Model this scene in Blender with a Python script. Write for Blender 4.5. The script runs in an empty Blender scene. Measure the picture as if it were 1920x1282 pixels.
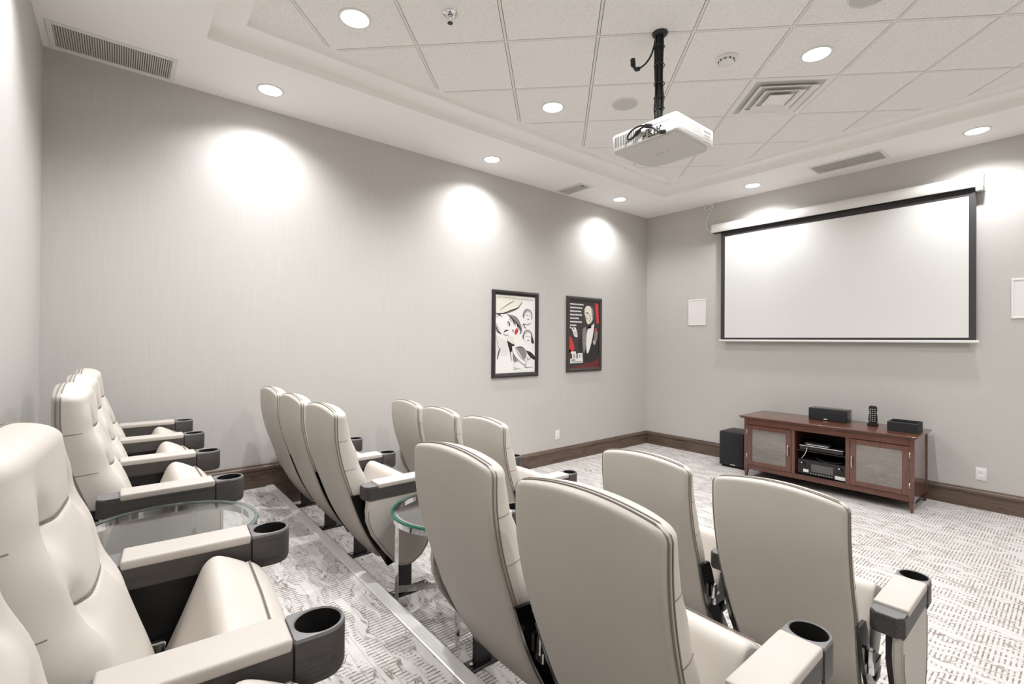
import bpy, bmesh, math, random
from mathutils import Vector, Matrix
random.seed(7)
S = bpy.context.scene
COL = S.collection
# ------------------------------------------------------------------ camera, world, exposure
XW, YW, H, T = 5.13, 6.654, 3.446, 3.56        # room width, depth, soffit height, tile ceiling height
ZU, ZM = 0.347, 0.172                          # upper and middle platform heights
YE1, YE2 = 1.39, 2.44                          # platform edges
yaw, pitch, roll = 0.878963703, 0.00567299871, 0.0064645069
fw = Vector((-math.sin(yaw)*math.cos(pitch), math.cos(yaw)*math.cos(pitch), math.sin(pitch)))
r0 = Vector((math.cos(yaw), math.sin(yaw), 0)); u0 = r0.cross(fw)
r2 = math.cos(roll)*r0 + math.sin(roll)*u0
u2 = -math.sin(roll)*r0 + math.cos(roll)*u0
cam = bpy.data.objects.new('camera', bpy.data.cameras.new('camera')); COL.objects.link(cam)
m = Matrix.Identity(4)
for i in range(3):
    m[i][0] = r2[i]; m[i][1] = u2[i]; m[i][2] = -fw[i]
m[0][3], m[1][3], m[2][3] = 4.30642, 0.39391, 1.56
cam.matrix_world = m
cam.data.sensor_width = 36; cam.data.lens = 890.199/1920*36; cam.data.shift_y = -8.51/1920
cam.data.clip_start = 0.02
S.camera = cam
w = bpy.data.worlds.new('world'); S.world = w; w.use_nodes = True
w.node_tree.nodes['Background'].inputs[0].default_value = (1, 0.98, 0.95, 1)
w.node_tree.nodes['Background'].inputs[1].default_value = 0.3
vs = S.view_settings
vs.view_transform = 'Standard'; vs.look = 'None'; vs.gamma = 1; vs.use_curve_mapping = False
vs.exposure = 0.38
SOFFIT_W, TILE_W = 84.0, 142.0                  # lamp powers
LAMP_COL = (0.99, 1.0, 1.03)
C = S.cycles
C.max_bounces = 12; C.diffuse_bounces = 8; C.glossy_bounces = 5; C.transmission_bounces = 8; C.transparent_max_bounces = 8
C.caustics_reflective = False; C.caustics_refractive = False
C.use_denoising = True; C.sample_clamp_indirect = 4.0

# ------------------------------------------------------------------ materials
def lin(c):
    return tuple(((v/255)/12.92 if v/255 <= .04045 else ((v/255+.055)/1.055)**2.4) for v in c) + (1,)
def nmat(name, col, rough=.5, metal=0., spec=.5, **kw):
    mt = bpy.data.materials.new(name); mt.use_nodes = True
    b = mt.node_tree.nodes['Principled BSDF']
    b.inputs['Base Color'].default_value = lin(col) if len(col) == 3 else col
    b.inputs['Roughness'].default_value = rough; b.inputs['Metallic'].default_value = metal
    b.inputs['Specular IOR Level'].default_value = spec
    for k, v in kw.items():
        b.inputs[k].default_value = v
    return mt
def nn(mt, t, **kw):
    n = mt.node_tree.nodes.new(t)
    for k, v in kw.items():
        setattr(n, k, v)
    return n
def lk(mt, a, b): mt.node_tree.links.new(a, b)
def bsdf(mt): return mt.node_tree.nodes['Principled BSDF']
def coords(mt, scale=(1, 1, 1), rot=(0, 0, 0), kind='Object'):
    tc = nn(mt, 'ShaderNodeTexCoord'); mp = nn(mt, 'ShaderNodeMapping')
    mp.inputs['Scale'].default_value = scale; mp.inputs['Rotation'].default_value = rot
    lk(mt, tc.outputs[kind], mp.inputs[0]); return mp.outputs[0]
def noise(mt, vec, scale, detail=4, rough=.5, dist=0.):
    n = nn(mt, 'ShaderNodeTexNoise'); n.inputs['Scale'].default_value = scale
    n.inputs['Detail'].default_value = detail; n.inputs['Roughness'].default_value = rough
    n.inputs['Distortion'].default_value = dist; lk(mt, vec, n.inputs['Vector']); return n.outputs[0]
def ramp(mt, fac, stops):
    r = nn(mt, 'ShaderNodeValToRGB'); e = r.color_ramp.elements
    while len(e) < len(stops): e.new(0.5)
    for el, (p, c) in zip(e, stops): el.position = p; el.color = lin(c) if len(c) == 3 else c
    lk(mt, fac, r.inputs[0]); return r.outputs[0]
def bump(mt, fac, strength, dist):
    b = nn(mt, 'ShaderNodeBump'); b.inputs['Strength'].default_value = strength; b.inputs['Distance'].default_value = dist
    lk(mt, fac, b.inputs['Height']); lk(mt, b.outputs[0], bsdf(mt).inputs['Normal'])
G = lambda v: (v, v, v, 1)

M = {}
def wallmat(name, sc):
    mt = nmat(name, (192, 189, 184), .75, spec=.25)
    v = coords(mt, sc)
    n = noise(mt, v, 1.0, 5, .6)
    lk(mt, ramp(mt, n, [(.3, (187, 184, 179)), (.7, (194, 191, 186))]), bsdf(mt).inputs['Base Color'])
    bump(mt, n, .25, .002); return mt
M['wall_x'] = wallmat('ribbed_wallpaper_side', (1, 170, 3))
M['wall_y'] = wallmat('ribbed_wallpaper_front', (60, 1, 190))
M['paint'] = nmat('soffit_paint', (243, 241, 239), .7, spec=.2)
M['paint'].name = 'soffit_paint'
n = noise(M['paint'], coords(M['paint']), 260, 2); bump(M['paint'], n, .06, .001)
M['trimpaint'] = nmat('trim_paint', (240, 237, 234), .45, spec=.4)
mt = nmat('acoustic_tile', (206, 203, 198), .9, spec=.1); M['tile'] = mt
v = coords(mt); a = noise(mt, v, 190, 3, .7)
lk(mt, ramp(mt, a, [(.34, (208, 206, 202)), (.47, (238, 236, 233)), (.8, (243, 241, 238))]), bsdf(mt).inputs['Base Color'])
bump(mt, a, .35, .002)
M['grid'] = nmat('grid_enamel', (226, 223, 218), .5)
M['gridslot'] = nmat('grid_shadow_gap', (128, 124, 118), .8)
# carpet
mt = nmat('carved_carpet', (215, 211, 206), .95, spec=.05); M['carpet'] = mt
v = coords(mt, (1, 1, 1))
wv = noise(mt, coords(mt, (3.2, 3.0, 1)), 1.4, 2, .5)
vm = nn(mt, 'ShaderNodeVectorMath', operation='MULTIPLY_ADD')
cx = nn(mt, 'ShaderNodeCombineXYZ'); lk(mt, wv, cx.inputs[1])
lk(mt, cx.outputs[0], vm.inputs[0]); vm.inputs[1].default_value = (0, .20, 0)
lk(mt, v, vm.inputs[2])
mp = nn(mt, 'ShaderNodeMapping'); mp.inputs['Scale'].default_value = (3.6, 23, 1); lk(mt, vm.outputs[0], mp.inputs[0])
blob = noise(mt, mp.outputs[0], 1.0, 2.6, .55, .3)
mask0 = ramp(mt, blob, [(.475, G(0)), (.500, G(1))])
brk = ramp(mt, noise(mt, v, 26, 2, .6), [(.36, G(.40)), (.54, G(1))])
mm = nn(mt, 'ShaderNodeMath', operation='MULTIPLY'); lk(mt, mask0, mm.inputs[0]); lk(mt, brk, mm.inputs[1]); mask = mm.outputs[0]
edge = ramp(mt, blob, [(.458, G(0)), (.472, G(1)), (.486, G(1)), (.515, G(0))])
wav = nn(mt, 'ShaderNodeTexWave', wave_type='BANDS', bands_direction='X', wave_profile='SIN')
wav.inputs['Scale'].default_value = 16.5; wav.inputs['Distortion'].default_value = 1.0; wav.inputs['Detail'].default_value = 2; wav.inputs['Detail Scale'].default_value = 2.0
lk(mt, v, wav.inputs['Vector'])
ribs = ramp(mt, wav.outputs[0], [(.08, (130, 123, 116)), (.50, (202, 197, 192))])
fine = noise(mt, v, 420, 2, .6)
basec = ramp(mt, fine, [(.3, (188, 184, 180)), (.7, (213, 209, 205))])
mx = nn(mt, 'ShaderNodeMix', data_type='RGBA'); lk(mt, mask, mx.inputs[0]); lk(mt, basec, mx.inputs[6]); lk(mt, ribs, mx.inputs[7])
patch = ramp(mt, noise(mt, v, 11, 2), [(.46, G(0)), (.60, G(1))])
em = nn(mt, 'ShaderNodeMath', operation='MULTIPLY'); lk(mt, edge, em.inputs[0]); lk(mt, patch, em.inputs[1])
mx2 = nn(mt, 'ShaderNodeMix', data_type='RGBA'); lk(mt, em.outputs[0], mx2.inputs[0]); lk(mt, mx.outputs[2], mx2.inputs[6]); mx2.inputs[7].default_value = lin((138, 128, 118))
w2 = nn(mt, 'ShaderNodeTexWave', wave_type='BANDS', bands_direction='Y', wave_profile='SIN')
w2.inputs['Scale'].default_value = 7.5; w2.inputs['Distortion'].default_value = 1.5; w2.inputs['Detail'].default_value = 1; w2.inputs['Detail Scale'].default_value = .6
lk(mt, v, w2.inputs['Vector'])
ln = ramp(mt, w2.outputs[0], [(0.0, G(.55)), (.07, G(1))])
mx3 = nn(mt, 'ShaderNodeMix', data_type='RGBA', blend_type='MULTIPLY'); mx3.inputs[0].default_value = .45
lk(mt, mx2.outputs[2], mx3.inputs[6]); lk(mt, ln, mx3.inputs[7])
lk(mt, mx3.outputs[2], bsdf(mt).inputs['Base Color'])
hm = nn(mt, 'ShaderNodeMath', operation='MULTIPLY'); lk(mt, wav.outputs[0], hm.inputs[0]); lk(mt, mask, hm.inputs[1])
ha = nn(mt, 'ShaderNodeMath', operation='ADD'); lk(mt, hm.outputs[0], ha.inputs[0]); lk(mt, fine, ha.inputs[1])
bump(mt, ha.outputs[0], .5, .003)
# woods
def wood(name, c1, c2, rough, sc, rot=(0, 0, 0), coat=0.):
    mt = nmat(name, c1, rough)
    v = coords(mt, sc, rot); a = noise(mt, v, 1.0, 6, .62, .9)
    lk(mt, ramp(mt, a, [(.32, c1), (.52, c2), (.72, c1)]), bsdf(mt).inputs['Base Color'])
    bsdf(mt).inputs['Coat Weight'].default_value = coat; bsdf(mt).inputs['Coat Roughness'].default_value = .08
    bump(mt, a, .15, .001); return mt
M['base_x'] = wood('walnut_baseboard_side', (64, 51, 44), (104, 86, 73), .45, (30, 2.2, 26))
M['base_y'] = wood('walnut_baseboard_front', (64, 51, 44), (104, 86, 73), .45, (2.2, 30, 26))
M['cherry'] = wood('cherry_wood', (66, 35, 25), (94, 54, 39), .32, (3, 26, 30), coat=.5)
M['cherry_v'] = wood('cherry_wood_upright', (68, 36, 26), (96, 55, 40), .30, (30, 30, 3), coat=.9)
M['armwood'] = wood('charcoal_woodgrain', (50, 47, 46), (70, 66, 64), .5, (60, 3, 70))
M['armend'] = nmat('grey_arm_plastic', (112, 110, 109), .42)
M['cupblack'] = nmat('cup_liner_plastic', (34, 33, 32), .35)
def leather(name, c):
    mt = nmat(name, c, .48, spec=.4)
    v = coords(mt); a = noise(mt, v, 3.2, 3); b = noise(mt, v, 420, 2, .6)
    lk(mt, ramp(mt, a, [(.3, tuple(x-4 for x in c)), (.7, tuple(x+4 for x in c))]), bsdf(mt).inputs['Base Color'])
    bump(mt, b, .12, .0006); return mt
M['leather'] = leather('beige_leather', (200, 193, 184))
M['pad'] = leather('arm_pad_leather', (188, 181, 173))
M['shell'] = leather('taupe_vinyl', (184, 178, 169))
M['piping'] = nmat('piping_cord', (128, 120, 110), .55)
M['seam'] = nmat('seam_thread', (118, 110, 100), .8)
M['gloss'] = nmat('gloss_black', (20, 19, 19), .13)
M['black'] = nmat('black_metal', (27, 26, 26), .45)
M['chrome'] = nmat('chrome', (225, 225, 225), .08, 1.0)
M['steel'] = nmat('brushed_nickel', (200, 195, 186), .28, 1.0)
M['nosing'] = nmat('aluminium_nosing', (226, 223, 219), .38, .35)
M['white'] = nmat('white_plastic', (226, 225, 222), .4)
M['offwhite'] = nmat('offwhite_metal', (232, 230, 226), .35)
M['greyp'] = nmat('pale_grey_plastic', (196, 194, 191), .5)
M['screen'] = nmat('screen_vinyl', (222, 221, 218), .9, spec=.1)
M['screenblk'] = nmat('screen_border', (56, 53, 53), .7)
M['cloth'] = nmat('speaker_cloth', (38, 38, 40), .9)
M['ventdark'] = nmat('vent_dark', (92, 89, 85), .8)
M['ventbar'] = nmat('vent_bar', (196, 192, 186), .5)
M['spkwhite'] = nmat('speaker_grille_white', (224, 219, 217), .6)
M['paper'] = nmat('poster_paper', (232, 230, 226), .35)
M['ink'] = nmat('ink_black', (40, 38, 37), .35)
M['inkgrey'] = nmat('ink_grey', (132, 129, 124), .4)
M['inklight'] = nmat('ink_light_grey', (192, 189, 182), .4)
M['inkcream'] = nmat('ink_cream', (224, 219, 205), .4)
M['inkred'] = nmat('ink_red', (200, 58, 60), .4)
M['inkdred'] = nmat('ink_dark_red', (104, 42, 42), .4)
M['inkdark'] = nmat('ink_charcoal', (58, 54, 54), .4)
M['frameblk'] = nmat('frame_black', (42, 39, 37), .3)
M['framedark'] = nmat('frame_umber', (60, 55, 50), .35)
mt = nmat('tinted_pane', (140, 136, 131), .05, 1.0); M['pane'] = mt
v = coords(mt, (1, 1, 1)); bump(mt, noise(mt, v, 14, 1), .02, .002)
mt = nmat('clear_glass', (248, 252, 251), .0, IOR=1.45); M['glass'] = mt
bsdf(mt).inputs['Transmission Weight'].default_value = 1.0
M['glassedge'] = nmat('green_glass_edge', (70, 190, 160), .03, **{'Transmission Weight': .8})
M['clearedge'] = nmat('clear_glass_edge', (210, 235, 228), .03, **{'Transmission Weight': .9})
mt = nmat('lamp_lens', (255, 255, 255), .5); M['lamp'] = mt
bsdf(mt).inputs['Emission Color'].default_value = LAMP_COL + (1,); bsdf(mt).inputs['Emission Strength'].default_value = 9
mt = nmat('display_glow', (210, 220, 225), .5); M['display'] = mt
bsdf(mt).inputs['Emission Color'].default_value = (.85, .9, 1, 1); bsdf(mt).inputs['Emission Strength'].default_value = .9

# ------------------------------------------------------------------ helpers
def link(name, bm, mats, parent=None, loc=None, smooth=False, angle=None):
    me = bpy.data.meshes.new(name)
    bmesh.ops.recalc_face_normals(bm, faces=bm.faces)
    bm.to_mesh(me); bm.free()
    if not isinstance(mats, (list, tuple)): mats = [mats]
    for x in mats: me.materials.append(M[x])
    if smooth:
        for p in me.polygons: p.use_smooth = True
    if angle: me.set_sharp_from_angle(angle=math.radians(angle))
    o = bpy.data.objects.new(name, me); COL.objects.link(o)
    if parent: o.parent = parent
    if loc: o.location = loc
    return o
def thing(name, label, cat, loc=(0, 0, 0), group=None):
    o = bpy.data.objects.new(name, None); COL.objects.link(o); o.location = loc
    o.empty_display_size = .05
    o['label'] = label; o['category'] = cat
    if group: o['group'] = group
    return o
def tag(o, label, cat, group=None):
    o['label'] = label; o['category'] = cat
    if group: o['group'] = group
    return o
def struct(o): o['kind'] = 'structure'; return o
def box(bm, a, b, bev=0., seg=2, mi=0):
    x0, y0, z0 = a; x1, y1, z1 = b
    vs_ = [bm.verts.new(p) for p in ((x0,y0,z0),(x1,y0,z0),(x1,y1,z0),(x0,y1,z0),(x0,y0,z1),(x1,y0,z1),(x1,y1,z1),(x0,y1,z1))]
    fs = [bm.faces.new([vs_[i] for i in f]) for f in ((0,3,2,1),(4,5,6,7),(0,1,5,4),(1,2,6,5),(2,3,7,6),(3,0,4,7))]
    for f in fs: f.material_index = mi
    if bev > 0:
        es = list({e for f in fs for e in f.edges})
        r = bmesh.ops.bevel(bm, geom=es, offset=bev, segments=seg, profile=.6, affect='EDGES', clamp_overlap=True)
        for f in r['faces']: f.material_index = mi
    return bm
def boxobj(name, a, b, mat, parent=None, bev=0., seg=2):
    return link(name, box(bmesh.new(), a, b, bev, seg), mat, parent, smooth=bev > 0, angle=35 if bev > 0 else None)
def prism(bm, pts, axis, a, b, mi=0):
    """extrude polygon pts (2d) along axis from a to b"""
    def mk(p, t):
        if axis == 0: return (t, p[0], p[1])
        if axis == 1: return (p[0], t, p[1])
        return (p[0], p[1], t)
    A = [bm.verts.new(mk(p, a)) for p in pts]; B = [bm.verts.new(mk(p, b)) for p in pts]
    n = len(pts); fs = [bm.faces.new(A[::-1]), bm.faces.new(B)]
    for i in range(n): fs.append(bm.faces.new((A[i], A[(i+1) % n], B[(i+1) % n], B[i])))
    for f in fs: f.material_index = mi
    return fs
def cyl(bm, c, r, z0, z1, n=32, r2=None, mi=0, cap=True):
    r2 = r if r2 is None else r2
    A = [bm.verts.new((c[0]+r*math.cos(2*math.pi*i/n), c[1]+r*math.sin(2*math.pi*i/n), z0)) for i in range(n)]
    B = [bm.verts.new((c[0]+r2*math.cos(2*math.pi*i/n), c[1]+r2*math.sin(2*math.pi*i/n), z1)) for i in range(n)]
    fs = [bm.faces.new((A[i], A[(i+1) % n], B[(i+1) % n], B[i])) for i in range(n)]
    if cap: fs += [bm.faces.new(A[::-1]), bm.faces.new(B)]
    for f in fs: f.material_index = mi
def ringprof(bm, c, prof, n=48, mi=0, close=True):
    """lathe profile [(r,z)...] around vertical axis at c"""
    R = [[bm.verts.new((c[0]+r*math.cos(2*math.pi*i/n), c[1]+r*math.sin(2*math.pi*i/n), z)) for i in range(n)] for r, z in prof]
    K = len(prof)
    for k in range(K if close else K-1):
        A, B = R[k], R[(k+1) % K]
        for i in range(n):
            f = bm.faces.new((A[i], A[(i+1) % n], B[(i+1) % n], B[i])); f.material_index = mi
def smoothpath(pts, n):
    P = [Vector(p) for p in pts]; out = []
    for i in range(len(P)-1):
        p0 = P[max(i-1, 0)]; p1 = P[i]; p2 = P[i+1]; p3 = P[min(i+2, len(P)-1)]
        for k in range(n):
            t = k/n
            out.append(.5*((2*p1)+(-p0+p2)*t+(2*p0-5*p1+4*p2-p3)*t*t+(-p0+3*p1-3*p2+p3)*t**3))
    out.append(P[-1]); return out
def tube(bm, pts, r, n=8, mi=0, closed=False):
    P = [Vector(p) for p in pts]; L = len(P); rings = []; up = Vector((0, 0, 1)); prev = None
    for i in range(L):
        d = (P[(i+1) % L]-P[i-1]) if closed else (P[min(i+1, L-1)]-P[max(i-1, 0)])
        if d.length < 1e-9: d = Vector((0, 0, 1))
        d.normalize()
        if prev is None:
            a = d.cross(up if abs(d.z) < .9 else Vector((1, 0, 0))).normalized()
        else:
            a = (prev-d*prev.dot(d)).normalized()
        prev = a; b = d.cross(a)
        rings.append([bm.verts.new(P[i]+r*(math.cos(2*math.pi*k/n)*a+math.sin(2*math.pi*k/n)*b)) for k in range(n)])
    for i in range(L if closed else L-1):
        A, B = rings[i], rings[(i+1) % L]
        for k in range(n):
            f = bm.faces.new((A[k], A[(k+1) % n], B[(k+1) % n], B[k])); f.material_index = mi
    if not closed:
        bm.faces.new(rings[0][::-1]).material_index = mi; bm.faces.new(rings[-1]).material_index = mi
def interp(tab, x):
    if x <= tab[0][0]: return tab[0][1]
    for (a, b), (c, d) in zip(tab, tab[1:]):
        if x <= c: return b+(d-b)*(x-a)/(c-a)
    return tab[-1][1]
def smooth_interp(tab, x, h=.03):
    return sum(interp(tab, x+h*k) for k in (-1, -.5, 0, .5, 1))/5

# ------------------------------------------------------------------ room shell
struct(boxobj('floor', (-.1, YE2-.05, -.08), (XW+.1, YW+.1, 0), 'carpet'))
o = boxobj('platform_middle', (0, YE1-.05, -.05), (XW, YE2, ZM), 'carpet'); struct(o)
o = boxobj('platform_upper', (0, 0, -.05), (XW, YE1, ZU), 'carpet'); struct(o)
struct(boxobj('wall_left', (-.12, -.12, -.08), (0, YW+.12, 3.8), 'wall_x'))
struct(boxobj('wall_right', (XW, -.12, -.08), (XW+.12, YW+.12, 3.8), 'wall_x'))
struct(boxobj('wall_front', (0, YW, -.08), (XW, YW+.12, 3.8), 'wall_y'))
struct(boxobj('wall_back', (0, -.12, -.08), (XW, 0, 3.8), 'wall_y'))
TX0, TX1, TY0, TY1 = .78, 4.35, .804, 5.893
bm = bmesh.new()
def ringrect(bm, o_, i_, z, flip=False):
    A = [bm.verts.new((x, y, z)) for x, y in ((o_[0], o_[1]), (o_[2], o_[1]), (o_[2], o_[3]), (o_[0], o_[3]))]
    B = [bm.verts.new((x, y, z)) for x, y in ((i_[0], i_[1]), (i_[2], i_[1]), (i_[2], i_[3]), (i_[0], i_[3]))]
    for k in range(4): bm.faces.new((A[k], A[(k+1) % 4], B[(k+1) % 4], B[k]))
ringrect(bm, (0, 0, XW, YW), (TX0, TY0, TX1, TY1), H)
ringrect(bm, (0, 0, XW, YW), (TX0, TY0, TX1, TY1), H+.30)
struct(link('ceiling_soffit', bm, 'paint'))
# stepped moulding round the tray: (inset, z)
prof = [(0, H), (0, H+.056), (.004, H+.062), (.012, H+.065), (.185, H+.065), (.187, H+.068)]
for k in range(7):
    a = k/6*math.pi/2
    prof.append((.187+.040*(1-math.cos(a))*.9+.002, H+.068+.046*math.sin(a)))
prof += [(.230, T+.002), (.230, H+.2), (-.02, H+.2), (-.02, H+.001)]
bm = bmesh.new(); rows = []
for ins, z in prof:
    rows.append([bm.verts.new(p) for p in ((TX0+ins, TY0+ins, z), (TX1-ins, TY0+ins, z), (TX1-ins, TY1-ins, z), (TX0+ins, TY1-ins, z))])
for a, b in zip(rows, rows[1:]):
    for k in range(4): bm.faces.new((a[k], a[(k+1) % 4], b[(k+1) % 4], b[k]))
struct(link('trim_1', bm, 'trimpaint', smooth=True, angle=30))
# tile ceiling: 45 degree grid
IN = .20
tx0, tx1, ty0, ty1 = TX0+IN, TX1-IN, TY0+IN, TY1-IN
def clip(poly):
    for ax, lim, sg in ((0, tx0, 1), (0, tx1, -1), (1, ty0, 1), (1, ty1, -1)):
        out = []
        for i in range(len(poly)):
            p, q_ = poly[i], poly[(i+1) % len(poly)]
            dp, dq = sg*(p[ax]-lim), sg*(q_[ax]-lim)
            if dp >= 0: out.append(p)
            if dp*dq < 0:
                t = dp/(dp-dq); out.append((p[0]+(q_[0]-p[0])*t, p[1]+(q_[1]-p[1])*t))
        poly = out
        if len(poly) < 3: return []
    return poly
def parea(p): return abs(sum(p[i][0]*p[(i+1) % len(p)][1]-p[(i+1) % len(p)][0]*p[i][1] for i in range(len(p))))/2
Rt = .61; R2 = math.sqrt(2)
def uv(u, v): return ((u-v)*Rt/R2, (u+v)*Rt/R2)
U0, V0 = .876, .630
ceil_root = boxobj('ceiling', (0, 0, H+.301), (XW, YW, H+.34), 'paint'); struct(ceil_root)
diff_c = uv(8.376, 2.13)
for iu in range(-2, 17):
    for iv in range(-10, 9):
        g = .020
        c = uv(U0+iu+.5, V0+iv+.5)
        if abs(c[0]-diff_c[0]) < .1 and abs(c[1]-diff_c[1]) < .1: continue
        q_ = clip([uv(U0+iu+g, V0+iv+g), uv(U0+iu+1-g, V0+iv+g), uv(U0+iu+1-g, V0+iv+1-g), uv(U0+iu+g, V0+iv+1-g)])
        if not q_ or parea(q_) < .004: continue
        bm = bmesh.new(); prism(bm, q_, 2, T, T+.015)
        link('ceiling_tile', bm, 'tile', ceil_root)
def runner(p, q_, wid, z0, z1, mat, name):
    d = Vector((q_[0]-p[0], q_[1]-p[1])).normalized(); n = Vector((-d.y, d.x))*wid/2
    poly = clip([(p[0]+n.x, p[1]+n.y), (p[0]-n.x, p[1]-n.y), (q_[0]-n.x, q_[1]-n.y), (q_[0]+n.x, q_[1]+n.y)])
    if not poly or parea(poly) < 1e-4: return
    bm = bmesh.new(); prism(bm, poly, 2, z0, z1); link(name, bm, mat, ceil_root)
for iv in range(-9, 10): runner(uv(-3, V0+iv), uv(16, V0+iv), .0165, T-.001, T+.01, 'grid', 'grid_runner')
for iu in range(-2, 17): runner(uv(U0+iu, -10), uv(U0+iu, 10), .0165, T-.0014, T+.01, 'grid', 'grid_runner')
boxobj('grid_backing', (tx0-.02, ty0-.02, T+.0155), (tx1+.02, ty1+.02, T+.02), 'gridslot', ceil_root)

# baseboards: board, groove and cap
def baseboard(name, p, q_, n, z, mat):
    """p->q along wall, n = inward normal"""
    p = Vector(p); q_ = Vector(q_); n = Vector(n)
    prof = [(0, 0), (.018, 0), (.018, .125), (.014, .129), (.014, .133), (.021, .137), (.024, .150), (.021, .163), (.013, .172), (.011, .182), (0, .185)]
    bm = bmesh.new(); L = []
    for e in (p, q_):
        L.append([bm.verts.new((e.x+n.x*a, e.y+n.y*a, z+b)) for a, b in prof])
    k = len(prof)
    for i in range(k): bm.faces.new((L[0][i], L[0][(i+1) % k], L[1][(i+1) % k], L[1][i]))
    bm.faces.new(L[0]); bm.faces.new(L[1][::-1])
    struct(link(name, bm, mat))
baseboard('baseboard_left', (0, YE2, 0), (0, YW, 0), (1, 0), 0, 'base_x')
baseboard('baseboard_left', (0, YE1+.45, 0), (0, YE2, 0), (1, 0), ZM, 'base_x')
baseboard('baseboard_left', (0, YE1+.007, 0), (0, YE1+.45, 0), (1, 0), ZU, 'base_x')
struct(boxobj('baseboard_left', (.0005, YE1+.007, ZM), (.018, YE1+.45, ZU), 'base_x'))
baseboard('baseboard_left', (0, 0, 0), (0, YE1, 0), (1, 0), ZU, 'base_x')
baseboard('baseboard_front', (.02, YW, 0), (XW-.02, YW, 0), (0, -1), 0, 'base_y')
baseboard('baseboard_right', (XW, YE2, 0), (XW, YW, 0), (-1, 0), 0, 'base_x')
baseboard('baseboard_right', (XW, 0, 0), (XW, YE1, 0), (-1, 0), ZU, 'base_x')
baseboard('baseboard_back', (.02, 0, 0), (XW-.02, 0, 0), (0, 1), ZU, 'base_y')
# metal step nosings
for ye, zz, nm in ((YE1, ZU, 'trim_2'), (YE2, ZM, 'trim_3')):
    bm = bmesh.new()
    prism(bm, [(ye-.055, zz+.0005), (ye-.055, zz+.006), (ye-.050, zz+.0075), (ye+.002, zz+.0075), (ye+.006, zz+.004), (ye+.006, zz-.028), (ye+.0005, zz-.028), (ye+.0005, zz+.0005)], 0, .02, XW-.02)
    for k in range(3):
        y = ye-.042+k*.013
        box(bm, (.02, y, zz+.0075), (XW-.02, y+.005, zz+.0088))
    struct(link(nm, bm, 'nosing'))

# ------------------------------------------------------------------ ceiling lamps
def downlight(x, y, z, label, power, group, r=.078):
    t = thing('recessed_downlight', label, 'light', (x, y, z), group)
    bm = bmesh.new(); ringprof(bm, (0, 0), [(r+.018, 0), (r+.016, -.004), (r+.004, -.006), (r, -.003), (r, .0)], 40)
    link('trim_ring', bm, 'white', t, smooth=True)
    bm = bmesh.new(); cyl(bm, (0, 0), r, -.0035, -.0015, 40); link('lens', bm, 'lamp', t)
    ld = bpy.data.lights.new('bulb', 'SPOT'); ld.energy = power*(.5 if (y < .6 and x > 3) else 1); ld.color = LAMP_COL
    ld.spot_size = math.radians(142); ld.spot_blend = .8; ld.shadow_soft_size = .05
    lo = bpy.data.objects.new('bulb', ld); COL.objects.link(lo); lo.parent = t; lo.location = (0, 0, -.012)
GS = 'recessed downlights along the soffit'
for x, y, lab in ((.36, 1.265, 'round recessed downlight in the left soffit nearest the long return grille'),
                  (.355, 3.38, 'round recessed downlight in the left soffit midway along the wall'),
                  (.35, 5.52, 'round recessed downlight in the left soffit beside the small vent and far corner'),
                  (1.746, 6.27, 'round recessed downlight in the front soffit above the left end of the screen'),
                  (3.695, 6.25, 'round recessed downlight in the front soffit above the right end of the screen'),
                  (4.77, 1.265, 'round recessed downlight in the right soffit behind the camera side'),
                  (4.77, 3.38, 'round recessed downlight in the right soffit midway along the wall'),
                  (4.77, 5.3, 'round recessed downlight in the right soffit towards the screen wall'),
                  (1.45, .40, 'round recessed downlight in the rear soffit above the rear seats'),
                  (3.3, .40, 'round recessed downlight in the rear soffit nearest the right wall')):
    downlight(x, y, H, lab, SOFFIT_W, GS)
for u, v, lab in ((3.376, .13, 'round downlight in the tile ceiling nearest the tray corner at upper left'),
                  (5.376, 2.15, 'round downlight in the tile ceiling left of the projector pole'),
                  (8.376, 1.15, 'round downlight in the tile ceiling above the square air diffuser'),
                  (6.376, -.87, 'round downlight in the tile ceiling over the right-hand seats')):
    x, y = uv(u, v); downlight(x, y, T, lab, TILE_W, 'downlights in the tile ceiling', .082)

# ------------------------------------------------------------------ vents and ceiling devices
def grille(name, x0, x1, y0, y1, label, bars, along, fw_=.028, tab=None):
    t = thing(name, label, 'vent', ((x0+x1)/2, (y0+y1)/2, H), None)
    hx, hy = (x1-x0)/2, (y1-y0)/2
    bm = bmesh.new()
    for a, b in (((-hx-fw_, -hy-fw_), (hx+fw_, -hy)), ((-hx-fw_, hy), (hx+fw_, hy+fw_)), ((-hx-fw_, -hy), (-hx, hy)), ((hx, -hy), (hx+fw_, hy))):
        box(bm, (a[0], a[1], -.008), (b[0], b[1], -.0005), .002, 1)
    link('frame', bm, 'white', t)
    boxobj('backing', (-hx, -hy, -.0020), (hx, hy, -.0006), 'ventdark', t)
    # slats joined: far below ten pixels each
    bm = bmesh.new()
    if along == 'x': L, W_ = hy, hx
    else: L, W_ = hx, hy
    n = int(2*W_/bars)
    for k in range(n):
        a = -W_+(k+.5)*2*W_/n; d = bars*.30
        if along == 'x': box(bm, (a-d, -L, -.006), (a+d, L, -.0022))
        else: box(bm, (-L, a-d, -.006), (L, a+d, -.0022))
    m2 = int(2*L/(bars*3))
    for k in range(1, m2):
        a = -L+k*2*L/m2
        if along == 'x': box(bm, (-W_, a-.001, -.0064), (W_, a+.001, -.0058))
        else: box(bm, (a-.001, -W_, -.0064), (a+.001, W_, -.0058))
    s = link('slat', bm, 'ventbar', t); s['kind'] = 'stuff'
    if tab: boxobj('damper_lever', tab[0], tab[1], 'black', t)
    return t
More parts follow.
